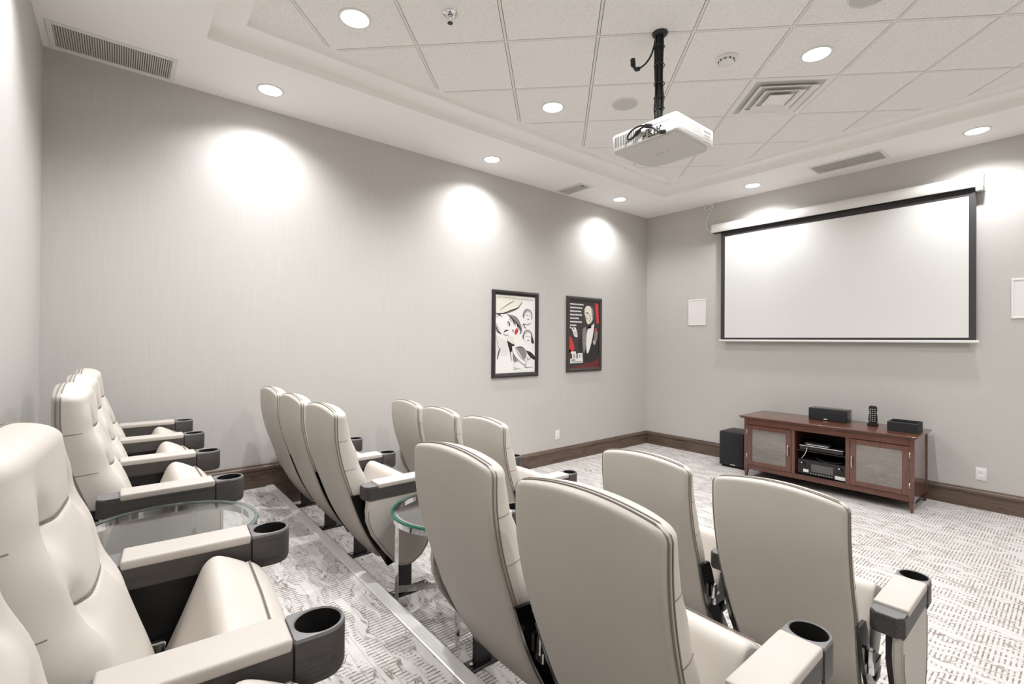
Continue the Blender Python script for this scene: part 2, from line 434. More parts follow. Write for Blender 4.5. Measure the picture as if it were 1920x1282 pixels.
grille('return_grille', .06, .350, .066, .660, 'long white framed return grille in the left soffit corner', .012, 'y')
grille('return_grille', 2.412, 3.015, 6.135, 6.40, 'long white framed return grille in the soffit above the screen', .012, 'x')
grille('supply_register', .06, .44, 4.655, 4.83, 'small white ceiling register beside the far left downlight', .018, 'x', .03, ((.14, -.03, -.012), (.19, -.02, -.006)))
# four way diffuser
dx, dy = diff_c
t = thing('air_diffuser', 'square stepped white air diffuser set in the tile ceiling', 'vent', (dx, dy, T)); t.rotation_euler = (0, 0, math.pi/4)
def sqloop(bm, prof, rr=.0):
    rows = []
    for h, z in prof: rows.append([bm.verts.new(p) for p in ((-h, -h, z), (h, -h, z), (h, h, z), (-h, h, z))])
    for a, b in zip(rows, rows[1:]):
        for k in range(4): bm.faces.new((a[k], a[(k+1) % 4], b[(k+1) % 4], b[k]))
    return rows
bm = bmesh.new(); sqloop(bm, [(.298, -.001), (.275, -.004), (.262, -.001), (.258, .003)]); link('frame', bm, 'offwhite', t)
for k, (a, b) in enumerate(((.226, .055), (.158, .050), (.092, .035))):
    bm = bmesh.new(); r = sqloop(bm, [(a, -.022), (a-.004, -.026), (a-.03, -.012), (a-b+.012, -.004), (a-b+.014, -.001), (a-.02, -.004), (a, -.022)] if k < 2 else [(a, -.022), (a-.006, -.026), (a-.03, -.02)])
    if k == 2: bm.faces.new(r[-1])
    link('cone', bm, 'offwhite', t)
boxobj('throat', (-.258, -.258, .004), (.258, .258, .008), 'greyp', t)
# smoke detector, ceiling speakers, sprinkler
x, y = uv(7.39, 1.155)
t = thing('smoke_detector', 'small round white smoke detector on the tile ceiling', 'smoke detector', (x, y, T))
bm = bmesh.new(); ringprof(bm, (0, 0), [(.0, -.001), (.075, -.001), (.075, -.010), (.068, -.013), (.0, -.013)], 36, close=False); link('base', bm, 'white', t, smooth=True, angle=30)
bm = bmesh.new(); ringprof(bm, (0, 0), [(.052, -.013), (.050, -.030), (.036, -.040), (.0, -.042)], 36, close=False); link('dome', bm, 'white', t, smooth=True, angle=40)
bm = bmesh.new()
for k in range(10):
    a = k*math.pi/5; v = Vector((math.cos(a), math.sin(a)))*.0515; box(bm, (v.x-.004, v.y-.004, -.027), (v.x+.004, v.y+.004, -.018))
s = link('slot', bm, 'black', t); s['kind'] = 'stuff'
for (u, v), lab in (((6.374, 2.137), 'round flush ceiling speaker behind the projector pole'), ((8.376, .22), 'round flush ceiling speaker cut by the top of the picture')):
    x, y = uv(u, v)
    t = thing('ceiling_speaker', lab, 'speaker', (x, y, T), 'flush ceiling speakers')
    bm = bmesh.new(); ringprof(bm, (0, 0), [(.112, -.001), (.110, -.006), (.102, -.007), (.100, -.003)], 44, close=False); link('bezel', bm, 'white', t, smooth=True)
    bm = bmesh.new(); cyl(bm, (0, 0), .100, -.0045, -.002, 44); link('grille', bm, 'greyp', t)
x, y = uv(4.365, .14)
t = thing('fire_sprinkler', 'chrome pendant fire sprinkler on the tile ceiling', 'sprinkler', (x, y, T))
bm = bmesh.new(); ringprof(bm, (0, 0), [(.046, -.001), (.044, -.004), (.026, -.010), (.016, -.010)], 32, close=False); link('escutcheon', bm, 'chrome', t, smooth=True)
bm = bmesh.new(); cyl(bm, (0, 0), .012, -.03, -.001, 16)
for s in (-1, 1): tube(bm, smoothpath([(s*.010, 0, -.028), (s*.017, 0, -.038), (s*.010, 0, -.052), (0, 0, -.056)], 4), .003, 6)
link('sprinkler_body', bm, 'chrome', t, smooth=True, angle=40)
bm = bmesh.new(); cyl(bm, (0, 0), .017, -.060, -.057, 16); link('deflector', bm, 'black', t)

# ------------------------------------------------------------------ projector on its pole
PX, PY = 2.545, 3.085
t = thing('projector_pole', 'black ceiling pole with taped cables holding the projector', 'pole', (PX, PY, T))
bm = bmesh.new(); ringprof(bm, (0, 0), [(0, -.002), (.050, -.002), (.048, -.012), (.026, -.026), (0, -.026)], 28, close=False); link('ceiling_flange', bm, 'black', t, smooth=True, angle=40)
bm = bmesh.new(); cyl(bm, (0, 0), .020, -.66, -.02, 20); link('pole_tube', bm, 'black', t, smooth=True, angle=40)
for k, (ox, oy, ph) in enumerate(((.026, -.01, 0), (-.024, -.014, 1.7), (.008, -.028, 3.1), (-.008, -.027, 4.4))):
    bm = bmesh.new()
    pts = [(ox+.004*math.sin(ph+i*1.3), oy+.003*math.cos(ph+i*1.9), -.03-i*.066) for i in range(9)]
    pts += [(ox*1.8, oy-.02, -.60), (ox*2.2-.02, oy-.10, -.655)]
    tube(bm, smoothpath(pts, 3), .006, 6); link('cable', bm, 'black', t, smooth=True)
for z in (-.10, -.22, -.34, -.43, -.50):
    bm = bmesh.new(); ringprof(bm, (0, -.006), [(.033, z), (.036, z+.005), (.033, z+.01)], 16); link('cable_tie', bm, 'black', t)
bm = bmesh.new()
W_ = [(2.530, 3.54), (2.520, 3.50), (2.508, 3.463), (2.484, 3.421), (2.443, 3.393), (2.396, 3.385)]
tube(bm, smoothpath([(a-PX, -.02, b-T) for a, b in W_], 4), .006, 8); link('loose_cable', bm, 'black', t, smooth=True)
bm = bmesh.new(); tube(bm, [(2.400-PX, -.02, 3.385-T), (2.375-PX, -.02, 3.388-T)], .014, 8); tube(bm, [(2.372-PX, -.02, 3.392-T), (2.352-PX, -.02, 3.425-T)], .011, 8); tube(bm, [(2.352-PX, -.02, 3.425-T), (2.348-PX, -.02, 3.470-T)], .017, 8, 0)
link('cable_plug', bm, 'black', t, smooth=True, angle=50)
# projector
px0, px1, py0, py1, pz0, pz1 = 2.370, 2.832, 2.815, 3.245, 2.750, 2.872
t = thing('projector', 'white ceiling-hung video projector seen from below and behind', 'projector', ((px0+px1)/2, (py0+py1)/2, pz0))
hx, hy, hz = (px1-px0)/2, (py1-py0)/2, pz1-pz0
def rrect(hx, hy, r, n=6):
    out = []
    for cx_, cy_, a0 in ((hx-r, hy-r, 0), (-hx+r, hy-r, 90), (-hx+r, -hy+r, 180), (hx-r, -hy+r, 270)):
        for k in range(n+1):
            a = math.radians(a0+90*k/n); out.append((cx_+r*math.cos(a), cy_+r*math.sin(a)))
    return out
def loft(bm, loops, mi=0, caps=True):
    V = [[bm.verts.new(p) for p in l] for l in loops]; n = len(V[0])
    for a, b in zip(V, V[1:]):
        for i in range(n): bm.faces.new((a[i], a[(i+1) % n], b[(i+1) % n], b[i])).material_index = mi
    if caps: bm.faces.new(V[0][::-1]).material_index = mi; bm.faces.new(V[-1]).material_index = mi
    return V
bm = bmesh.new()
lo = []
for ins, z, r in ((.016, .012, .03), (.004, .016, .028), (0, .024, .025), (0, hz-.012, .025), (.006, hz-.003, .022), (.014, hz, .02)):
    lo.append([(a, b, z) for a, b in rrect(hx-ins, hy-ins, r)])
loft(bm, lo); link('casing', bm, 'white', t, smooth=True, angle=40)
# bottom cover, front corners rounder
bm = bmesh.new()
def botshape(ins):
    out = []
    for cx_, cy_, a0, r in ((hx-.075, hy-.10, 0, 1), (-hx+.13, hy-.12, 90, 1), (-hx+.03, -hy+.03, 180, 1), (hx-.03, -hy+.03, 270, 1)):
        rx = {0: .075, 90: .13, 180: .03, 270: .03}[a0]-ins; ry = {0: .10, 90: .12, 180: .03, 270: .03}[a0]-ins
        for k in range(9):
            a = math.radians(a0+90*k/8); out.append((cx_+rx*math.cos(a), cy_+ry*math.sin(a)))
    return out
loft(bm, [[(a, b, 0.0) for a, b in botshape(.022)], [(a, b, .004) for a, b in botshape(.012)], [(a, b, .016) for a, b in botshape(.008)]])
link('bottom_cover', bm, 'greyp', t, smooth=True, angle=40)
bm = bmesh.new()
for k, (a, b) in enumerate(((-.035, .05), (-.012, .03), (.02, .02))): box(bm, (a-.02+.015*k, .0-.004*k, -.0008), (a+b-.02+.015*k, .004-.004*k, .0005))
link('logo_mark', bm, 'inkgrey', t)
yb = -hy-.001
bm = bmesh.new()
for k in range(13):
    x = -hx+.030+k*.0125; box(bm, (x, yb, .035), (x+.005, yb+.004, .098))
s = link('rear_vent', bm, 'ventdark', t); s['kind'] = 'stuff'
bm = bmesh.new(); box(bm, (-.005, yb-.001, .018), (.15, yb+.003, .075)); link('port_panel', bm, 'greyp', t)
bm = bmesh.new(); random.seed(3)
for r_ in range(4):
    for k in range(7):
        if random.random() < .8:
            x = .004+k*.019+random.uniform(0, .006); z = .022+r_*.013; wd = random.choice((.006, .010, .013))
            box(bm, (x, yb-.0035, z), (x+wd, yb, z+.007))
s = link('socket', bm, 'black', t); s['kind'] = 'stuff'
boxobj('recess_panel', (.03, yb-.0005, .085), (.19, yb+.003, .108), 'greyp', t)
boxobj('power_inlet', (-.028, yb-.002, .072), (-.006, yb+.003, .092), 'black', t)
xs = hx+.001
boxobj('filter_door', (xs-.003, -.13, .035), (xs, .06, .100), 'greyp', t, .002, 1)
bm = bmesh.new(); box(bm, (xs-.003, .085, .085), (xs+.001, .17, .095)); 
for k in range(3):
    for j in range(3): box(bm, (xs-.003, .095+k*.022, .030+j*.017), (xs+.0015, .107+k*.022, .038+j*.017))
s = link('control_button', bm, 'greyp', t); s['kind'] = 'stuff'
bm = bmesh.new(); box(bm, (-.09, -.03, hz), (.03, .12, hz+.012), .003, 1); cyl(bm, (PX-(px0+px1)/2, PY-(py0+py1)/2), .028, hz+.012, hz+.05, 20); link('mount_plate', bm, 'black', t)
cp = [(2.655, 2.832), (2.604, 2.849), (2.547, 2.843), (2.512, 2.816), (2.517, 2.796), (2.547, 2.791), (2.578, 2.811), (2.601, 2.830), (2.642, 2.834), (2.686, 2.812), (2.722, 2.780), (2.750, 2.745+.02)]
cxm, cym = (px0+px1)/2, (py0+py1)/2
bm = bmesh.new(); tube(bm, smoothpath([(a-cxm, yb-.022+(.012 if k > 9 else 0), b-pz0) for k, (a, b) in enumerate(cp)], 4), .0055, 8)
link('looped_cable', bm, 'black', t, smooth=True)
bm = bmesh.new(); tube(bm, [(2.570-cxm, yb-.022, 2.803-pz0), (2.594-cxm, yb-.022, 2.824-pz0)], .012, 8); tube(bm, [(2.640-cxm, yb-.022, 2.838-pz0), (2.680-cxm, yb-.02, 2.822-pz0)], .013, 8); tube(bm, [(2.735-cxm, yb-.012, 2.772-pz0), (2.765-cxm, yb-.010, 2.765-pz0)], .012, 8)
link('cable_connector', bm, 'black', t, smooth=True, angle=50)

# ------------------------------------------------------------------ projection screen
t = thing('projection_screen', 'pull-down white projection screen with black border on the front wall', 'projection screen', (0, YW, 0))
bm = bmesh.new()
x0, x1 = 1.085, 3.700
lo = []
cs = [(-.002, 3.025), (-.002, 3.142), (-.03, 3.148), (-.075, 3.140), (-.098, 3.115), (-.104, 3.075), (-.100, 3.035), (-.094, 3.025)]
prism(bm, cs, 0, x0, x1); link('screen_case', bm, 'offwhite', t, smooth=True, angle=50)
bm = bmesh.new(); box(bm, (x0+.01, -.093, 3.018), (x1-.07, -.02, 3.0245)); link('case_slot', bm, 'black', t)
for xx in (x0-.006, x1+.001):
    bm = bmesh.new(); prism(bm, [(p[0]-.003*(p[0] < -.05), p[1]) for p in cs], 0, xx, xx+.005); link('end_cap', bm, 'white', t)
bm = bmesh.new(); box(bm, (3.652, -.095, 2.985), (3.702, -.03, 3.0245), .003, 1); link('end_bracket', bm, 'greyp', t)
bm = bmesh.new(); box(bm, (3.700, -.012, 2.99), (3.712, -.001, 3.20)); link('wall_bracket', bm, 'white', t)
yc = -.058
boxobj('fabric', (1.196, yc, 1.585), (3.654, yc+.0015, 3.022), 'screenblk', t)
boxobj('viewing_surface', (1.250, yc-.0015, 1.612), (3.603, yc-.0003, 2.953), 'screen', t)
bm = bmesh.new(); box(bm, (1.174, yc-.012, 1.560), (3.676, yc+.012, 1.586), .008, 3); link('bottom_bar', bm, 'white', t, smooth=True, angle=50)
bm = bmesh.new(); c = [(1.078, 3.445), (1.04, 3.394), (.971, 3.372), (.94, 3.41), (.994, 3.425), (1.048, 3.427), (1.052, 3.384), (1.003, 3.292), (.976, 3.194), (.98, 3.119), (1.027, 3.067), (1.083, 3.030)]
tube(bm, smoothpath([(a, YW-.014-(.012 if k in (2, 3, 4) else 0), b) for k, (a, b) in enumerate(c)], 5), .006, 8)
tag(link('power_cord', bm, 'white', smooth=True), 'white cord looping from the soffit to the left end of the screen', 'cord')
# in-wall speakers and outlets
for (a, b), lab in (((.697, .960), 'white framed in-wall speaker left of the screen'), ((3.877, 4.140), 'white framed in-wall speaker right of the screen at the picture edge')):
    t = thing('wall_speaker', lab, 'speaker', (a, YW, 1.785), 'in-wall speakers'); wd = b-a; hh = .363
    bm = bmesh.new()
    for p, q_ in (((0, 0), (wd, .018)), ((0, hh-.018), (wd, hh)), ((0, .018), (.018, hh-.018)), ((wd-.018, .018), (wd, hh-.018))):
        box(bm, (p[0], -.010, p[1]), (q_[0], -.0005, q_[1]), .002, 1)
    link('frame', bm, 'white', t)
    boxobj('grille', (.018, -.0055, .018), (wd-.018, -.0010, hh-.018), 'spkwhite', t)
def outlet(x, y, z, axis, lab):
    t = thing('wall_outlet', lab, 'outlet', (x, y, z), 'wall outlets')
    if axis == 'y': t.rotation_euler = (0, 0, math.pi/2)
    boxobj('cover_plate', (-.037, -.006, -.060), (.037, -.0005, .060), 'white', t, .002, 2)
    for s in (-1, 1):
        f = boxobj('socket', (-.017, -.0085, s*.024-.014), (.017, -.006, s*.024+.014), 'offwhite', t, .003, 2)
        bm = bmesh.new(); box(bm, (-.008, -.0092, s*.024-.003), (-.006, -.0084, s*.024+.006)); box(bm, (.006, -.0092, s*.024-.003), (.008, -.0084, s*.024+.006)); box(bm, (-.002, -.0092, s*.024-.010), (.002, -.0084, s*.024-.006))
        link('slot', bm, 'ventdark', f)
outlet(3.682, YW, .330, 'x', 'white duplex outlet on the front wall right of the console')
outlet(0, 4.722, .355, 'y', 'white duplex outlet low on the left wall below the dark poster')

# ------------------------------------------------------------------ posters
def poster(name, y0, y1, z0, z1, lab, fmat, fwid, paper, draw):
    t = thing(name, lab, 'poster', (0, y0, z0)); W_, Hh = y1-y0, z1-z0
    bm = bmesh.new()
    def side(a, b, c, d):   # outer edge a->b, inner d->c ; raised bevelled moulding
        n = [(a, b, c, d)]
        o1 = [Vector(p) for p in (a, b, c, d)]
        def P(p, x): return bm.verts.new((x, p.x, p.y))
        A0, B0 = P(o1[0], .002), P(o1[1], .002); A1, B1 = P(o1[0], .018), P(o1[1], .018)
        mA = o1[0].lerp(o1[3], .45); mB = o1[1].lerp(o1[2], .45)
        A2, B2 = P(mA, .026), P(mB, .026); C1, D1 = P(o1[2], .014), P(o1[3], .014); C0, D0 = P(o1[2], .002), P(o1[3], .002)
        for f in ((A0, B0, B1, A1), (A1, B1, B2, A2), (A2, B2, C1, D1), (D1, C1, C0, D0)): bm.faces.new(f)
    f_ = fwid
    side((0, 0), (W_, 0), (W_-f_, f_), (f_, f_)); side((W_, 0), (W_, Hh), (W_-f_, Hh-f_), (W_-f_, f_))
    side((W_, Hh), (0, Hh), (f_, Hh-f_), (W_-f_, Hh-f_)); side((0, Hh), (0, 0), (f_, f_), (f_, Hh-f_))
    link('frame', bm, fmat, t)
    boxobj('print', (.003, f_-.003, f_-.003), (.006, W_-f_+.003, Hh-f_+.003), paper, t)
    pw, ph = W_-2*f_, Hh-2*f_
    mats, layers = [], {}
    def shape(mat, pts, lay=1):
        bm2 = layers.setdefault(mat, bmesh.new())
        X = .006+.0004*lay
        vs_ = [bm2.verts.new((X, f_+u*pw, f_+(1-v)*ph)) for u, v in pts]
        try: bm2.faces.new(vs_)
        except Exception: pass
    def curve(mat, pts, wd=.008, lay=1, n=5):
        P = smoothpath([(u, v, 0) for u, v in pts], n)
        L = len(P)
        for i in range(L-1):
            d = (P[i+1]-P[i]); 
            if d.length < 1e-6: continue
            d = Vector((d.x*pw, d.y*ph, 0)).normalized(); k = math.sin(math.pi*(i+.5)/L)**.5 if L > 3 else 1
            nx, ny = -d.y*wd*k/2, d.x*wd*k/2
            shape(mat, [(P[i].x+nx/pw, P[i].y+ny/ph), (P[i+1].x+nx/pw, P[i+1].y+ny/ph), (P[i+1].x-nx/pw, P[i+1].y-ny/ph), (P[i].x-nx/pw, P[i].y-ny/ph)], lay)
    def blob(mat, pts, lay=1, n=6):
        P = smoothpath([(u, v, 0) for u, v in pts+[pts[0]]], n)[:-1]; shape(mat, [(p.x, p.y) for p in P], lay)
    draw(shape, curve, blob)
    for mat, bm2 in layers.items():
        bmesh.ops.triangulate(bm2, faces=bm2.faces)
        link('printed_image', bm2, mat, t)['kind'] = 'stuff'
def art1(sh, cv, bl):
    rnd = random.Random(5)
    bl('inkcream', [(.0, .03), (.5, .02), (.66, .08), (.55, .15), (.2, .22), (.0, .22)], 1)
    cv('inkgrey', [(.02, .24), (.22, .235), (.4, .2), (.56, .15), (.66, .07)], .020, 2); cv('inkgrey', [(.1, .2), (.3, .12), (.45, .07)], .012, 2)
    cv('ink', [(.0, .255), (.2, .235), (.42, .185), (.58, .155)], .014, 3); cv('ink', [(.0, .23), (.16, .28)], .010, 3); cv('ink', [(.02, .29), (.14, .24)], .008, 3)
    # tilted reclining face
    bl('inkgrey', [(.28, .245), (.5, .27), (.62, .36), (.66, .46), (.6, .5), (.5, .45), (.40, .33)], 2)
    bl('paper', [(.05, .34), (.14, .26), (.30, .26), (.46, .33), (.58, .42), (.60, .49), (.50, .53), (.32, .52), (.14, .46)], 3)
    bl('inklight', [(.03, .36), (.07, .40), (.12, .48), (.05, .49), (.0, .43)], 3)
    for k in range(14):
        u = .30+.30*k/14+rnd.uniform(-.02, .02); v = .25+.15*k/14; cv('ink', [(u, v), (u+.05, v+.03), (u+.04, v+.07)], .009, 4, 3)
    cv('ink', [(.02, .4), (.05, .46), (.14, .5)], .018, 4)
    cv('ink', [(.31, .335), (.34, .37), (.33, .40)], .020, 5); cv('ink', [(.30, .33), (.29, .38)], .008, 5)
    cv('ink', [(.20, .48), (.25, .455), (.31, .455)], .018, 5); cv('inkgrey', [(.18, .50), (.24, .515), (.32, .51)], .010, 5)
    cv('ink', [(.40, .44), (.44, .455), (.415, .475)], .010, 5)
    bl('inkred', [(.46, .49), (.49, .44), (.53, .42), (.56, .45), (.54, .485), (.49, .505)], 5)
    cv('inkdred', [(.47, .49), (.51, .46), (.55, .45)], .005, 6)
    bl('inkcream', [(.27, .53), (.44, .54), (.46, .62), (.34, .60)], 2)
    bl('ink', [(.28, .58), (.40, .62), (.47, .64), (.42, .70), (.36, .73)], 3)
    for k in range(12):
        u = .02+.025*k; cv('inklight', [(u, .50+.01*k), (u+.02, .62), (u-.01, .78)], .005, 2, 3)
    cv('ink', [(.12, .68), (.08, .74), (.05, .82)], .016, 3); cv('ink', [(.28, .56), (.34, .68), (.40, .84)], .010, 3)
    cv('inkgrey', [(.02, .5), (.05, .62), (.1, .7)], .007, 3)
    # two small sketch heads
    for cu, cv_, s in ((.80, .25, 1.0), (.80, .53, 1.05)):
        bl('paper', [(cu-.07*s, cv_-.03*s), (cu, cv_-.07*s), (cu+.08*s, cv_-.03*s), (cu+.07*s, cv_+.05*s), (cu, cv_+.085*s), (cu-.07*s, cv_+.05*s)], 3)
        for k in range(18):
            a = math.pi*(.95+1.15*k/17); u = cu+.105*s*math.cos(a); v = cv_+.075*s*math.sin(a)
            cv('inkgrey' if k % 2 else 'ink', [(u, v), (u+.03*math.cos(a+1), v+.02*math.sin(a+1)), (u+.015, v+.03)], .007, 4, 3)
        cv('ink', [(cu-.05, cv_), (cu-.02, cv_-.008), (cu, cv_)], .007, 4); cv('ink', [(cu+.03, cv_), (cu+.055, cv_-.006), (cu+.07, cv_)], .007, 4)
        cv('ink', [(cu-.02, cv_+.045), (cu+.02, cv_+.055), (cu+.05, cv_+.045)], .008, 4); cv('inkgrey', [(cu+.01, cv_), (cu+.02, cv_+.025)], .005, 4)
    cv('ink', [(.66, .40), (.70, .36), (.72, .40), (.76, .42)], .012, 4); cv('inkgrey', [(.7, .36), (.8, .37), (.9, .35)], .012, 3)
    bl('ink', [(.90, .50), (.95, .55), (.97, .62), (.90, .60)], 3)
    # dark dress and arm
    bl('inkgrey', [(.50, .67), (.64, .66), (.74, .70), (.78, .76), (.72, .83), (.60, .75)], 3)
    bl('ink', [(.76, .71), (.9, .74), (1.0, .80), (.98, .84), (.84, .78)], 3); cv('ink', [(.50, .67), (.64, .665), (.74, .70)], .009, 5)
    bl('paper', [(.41, .66), (.47, .66), (.58, .78), (.74, .87), (.72, .90), (.55, .84), (.43, .73)], 4)
    cv('ink', [(.41, .66), (.40, .70), (.50, .80), (.72, .90), (.80, .85)], .007, 5); cv('ink', [(.47, .655), (.58, .775), (.76, .86)], .007, 5)
    bl('inkgrey', [(.42, .76), (.50, .78), (.56, .84), (.50, .86), (.44, .85)], 3)
    cv('ink', [(.78, .78), (.82, .84), (.92, .80), (.98, .84)], .006, 5)
    for k in range(8): cv('inklight', [(.42+.06*k, .90-.01*k), (.50+.06*k, .86-.01*k)], .004, 2, 3)
    # scribbled signature
    cv('ink', [(.42, .975), (.46, .925), (.50, .935), (.47, .96), (.52, .95), (.55, .955), (.58, .945), (.62, .955), (.60, .975)], .005, 4)
    cv('ink', [(.70, .96), (.72, .915), (.78, .915), (.74, .935), (.80, .94), (.85, .935), (.90, .94), (.97, .93)], .005, 4)
    for k in range(16): sh('inkgrey', [(.06+.055*k, .026+.001*k), (.10+.055*k, .026+.001*k), (.10+.055*k, .031+.001*k), (.06+.055*k, .031+.001*k)], 2)
def art2(sh, cv, bl):
    sh('inkred', [(.86, .02), (.97, .02), (1, .33), (.92, .33)], 1); sh('inkdred', [(.82, .02), (.86, .02), (.92, .33), (.90, .30)], 1)
    bl('inkred', [(.0, .52), (.08, .56), (.17, .68), (.15, .74), (.0, .76)], 1); bl('inkdred', [(.0, .72), (.06, .75), (.04, .93), (.0, .97)], 1)
    bl('inkdred', [(.0, .99), (.5, .95), (.9, .87), (1, .85), (1, 1), (.5, 1), (.0, 1)], 1)
    # seven lines of small white lettering
    for k, wd in enumerate((.42, .34, .32, .38, .28, .36, .18)):
        y = .045+.052*k; u = .03; rnd = random.Random(k)
        while u < .03+wd:
            a = rnd.uniform(.02, .06); sh('paper', [(u, y), (u+a, y+.004), (u+a, y+.024), (u, y+.020)], 2); u += a+.008
    bl('inkdark', [(.26, .30), (.44, .27), (.47, .46), (.28, .47)], 1)
    # generic man in a dinner jacket
    bl('ink', [(.42, .50), (.60, .42), (.82, .36), (.97, .45), (1, .62), (.96, .86), (.60, .92), (.36, .80), (.30, .62)], 2)
    bl('inkcream', [(.50, .12), (.58, .07), (.70, .08), (.77, .16), (.78, .26), (.72, .32), (.62, .345), (.56, .30), (.53, .24), (.50, .19)], 3)
    bl('inkgrey', [(.70, .08), (.79, .12), (.80, .26), (.75, .22), (.74, .14)], 4)
    cv('ink', [(.54, .18), (.60, .175), (.64, .19)], .014, 5); cv('ink', [(.55, .26), (.60, .265)], .010, 5); cv('inkgrey', [(.66, .2), (.70, .26), (.66, .31)], .012, 5); cv('inkgrey', [(.56, .2), (.545, .235), (.57, .24)], .008, 5)
    bl('inkgrey', [(.44, .42), (.56, .40), (.56, .62), (.50, .78), (.46, .74), (.43, .58)], 3)
    bl('paper', [(.62, .40), (.78, .33), (.83, .36), (.76, .58), (.63, .78), (.57, .74), (.56, .55)], 3)
    cv('ink', [(.60, .40), (.68, .38), (.82, .32)], .018, 5); bl('ink', [(.62, .385), (.70, .365), (.73, .40), (.66, .41), (.62, .42)], 5)
    bl('inkgrey', [(.86, .42), (.95, .46), (.94, .56), (.86, .66), (.83, .58)], 3); bl('inkred', [(.84, .42), (.90, .40), (.92, .44), (.87, .465)], 5)
    bl('inklight', [(.80, .58), (.86, .62), (.84, .66), (.80, .63)], 4)
    bl('paper', [(.08, .42), (.15, .44), (.20, .40), (.24, .44), (.27, .50), (.26, .545), (.17, .53), (.13, .48)], 3); cv('paper', [(.02, .395), (.10, .42), (.16, .46)], .022, 4); cv('paper', [(.13, .39), (.18, .42), (.22, .46)], .020, 4)
    cv('ink', [(.15, .47), (.20, .475), (.24, .46)], .007, 5); cv('ink', [(.16, .50), (.21, .505), (.25, .49)], .007, 5)
    # white title block
    sh('paper', [(.04, .86), (.45, .86), (.45, .925), (.04, .93)], 3); sh('paper', [(.06, .755), (.22, .755), (.22, .79), (.06, .79)], 3); sh('paper', [(.10, .79), (.15, .79), (.15, .86), (.10, .86)], 3)
    sh('paper', [(.17, .79), (.24, .79), (.24, .86), (.17, .86)], 3); sh('paper', [(.28, .78), (.44, .78), (.44, .86), (.28, .86)], 3); sh('ink', [(.19, .80), (.20, .80), (.20, .86), (.19, .86)], 4)
    sh('ink', [(.08, .875), (.20, .875), (.20, .888), (.08, .888)], 4); sh('ink', [(.33, .80), (.345, .80), (.345, .85), (.33, .85)], 4); sh('ink', [(.385, .80), (.40, .80), (.40, .85), (.385, .85)], 4)
    for k in range(9): sh('inkgrey', [(.07+.04*k, .90), (.10+.04*k, .90), (.10+.04*k, .915), (.07+.04*k, .915)], 4)
poster('framed_poster', 3.656, 4.372, 1.124, 2.137, 'black framed poster with a monochrome pencil portrait and red lips', 'frameblk', .052, 'paper', art1)
poster('framed_poster', 4.873, 5.570, 1.147, 2.142, 'dark framed poster with a man in a dinner jacket on black and red', 'framedark', .050, 'inkdark', art2)

# ------------------------------------------------------------------ TV console
cx0, cx1, cy0, cy1 = 1.788, 3.316, 5.98, 6.565
t = thing('media_console', 'dark cherry wood media console with two glass doors under the screen', 'console', (cx0, cy0, 0))
L = cx1-cx0; Dp = cy1-cy0
bm = bmesh.new(); box(bm, (-.048, -.026, .690), (L+.026, Dp+.026, .7045), .005, 3); box(bm, (-.034, -.015, .678), (L+.013, Dp+.015, .690), .003, 2); link('tabletop', bm, 'cherry', t, smooth=True, angle=35)
for x in (0, L-.040):
    for y in (0, Dp-.04):
        bm = bmesh.new(); box(bm, (x, y, .105), (x+.04, y+.04, .678), .002, 1)
        lo = []
        for z, ins in ((.105, 0), (.085, .002), (.0, .011)): lo.append([(x+ins, y+ins, z), (x+.04-ins, y+ins, z), (x+.04-ins, y+.04-ins, z), (x+ins, y+.04-ins, z)])
        loft(bm, lo[::-1]); link('leg', bm, 'cherry_v', t)
boxobj('top_rail', (.04, .004, .612), (L-.04, .03, .678), 'cherry', t, .002, 1)
bm = bmesh.new(); box(bm, (.04, .004, .100), (L-.04, .03, .146), .002, 1); box(bm, (.0, -.004, .146), (L, .012, .153), .002, 1); link('bottom_rail', bm, 'cherry', t)
for x in (.498-.0, .993): boxobj('divider', (x, .004, .15), (x+.034, Dp-.03, .612), 'cherry_v', t, .001, 1)
for x in (.008, L-.030): boxobj('side_panel', (x, .04, .10), (x+.022, Dp-.04, .678), 'cherry_v', t)
boxobj('back_panel', (.03, Dp-.03, .12), (L-.03, Dp-.018, .678), 'black', t)
boxobj('bottom_panel', (.03, .03, .135), (L-.03, Dp-.03, .15), 'black', t)
boxobj('glass_shelf', (.534, .04, .402), (.992, Dp-.04, .410), 'gloss', t)
def door(x0, x1, hs):
    z0, z1 = .156, .608; st = .052
    d = boxobj('door', (x0, -.004, z0), (x0+st, .016, z1), 'cherry_v', t, .002, 1); me = d.data
    bm = bmesh.new(); bm.from_mesh(me)
    box(bm, (x1-st, -.004, z0), (x1, .016, z1), .002, 1); box(bm, (x0+st, -.003, z1-.048), (x1-st, .016, z1), .002, 1); box(bm, (x0+st, -.003, z0), (x1-st, .016, z0+.045), .002, 1)
    bm.to_mesh(me); bm.free()
    boxobj('door_pane', (x0+st, .004, z0+.045), (x1-st, .008, z1-.048), 'pane', d)
    hx_ = x1-.024 if hs > 0 else x0+.022
    bm = bmesh.new(); tube(bm, smoothpath([(hx_, -.004, .325), (hx_, -.020, .335), (hx_, -.026, .382), (hx_, -.020, .430), (hx_, -.004, .440)], 5), .007, 8); link('door_handle', bm, 'steel', d, smooth=True)
    hx2 = x0-.004 if hs > 0 else x1+.004
    for z in (.22, .50):
        bm = bmesh.new(); cyl(bm, (hx2, -.004), .005, z, z+.055, 10); link('hinge', bm, 'steel', d, smooth=True)
door(.036, .496, 1); door(1.030, L-.038, -1)
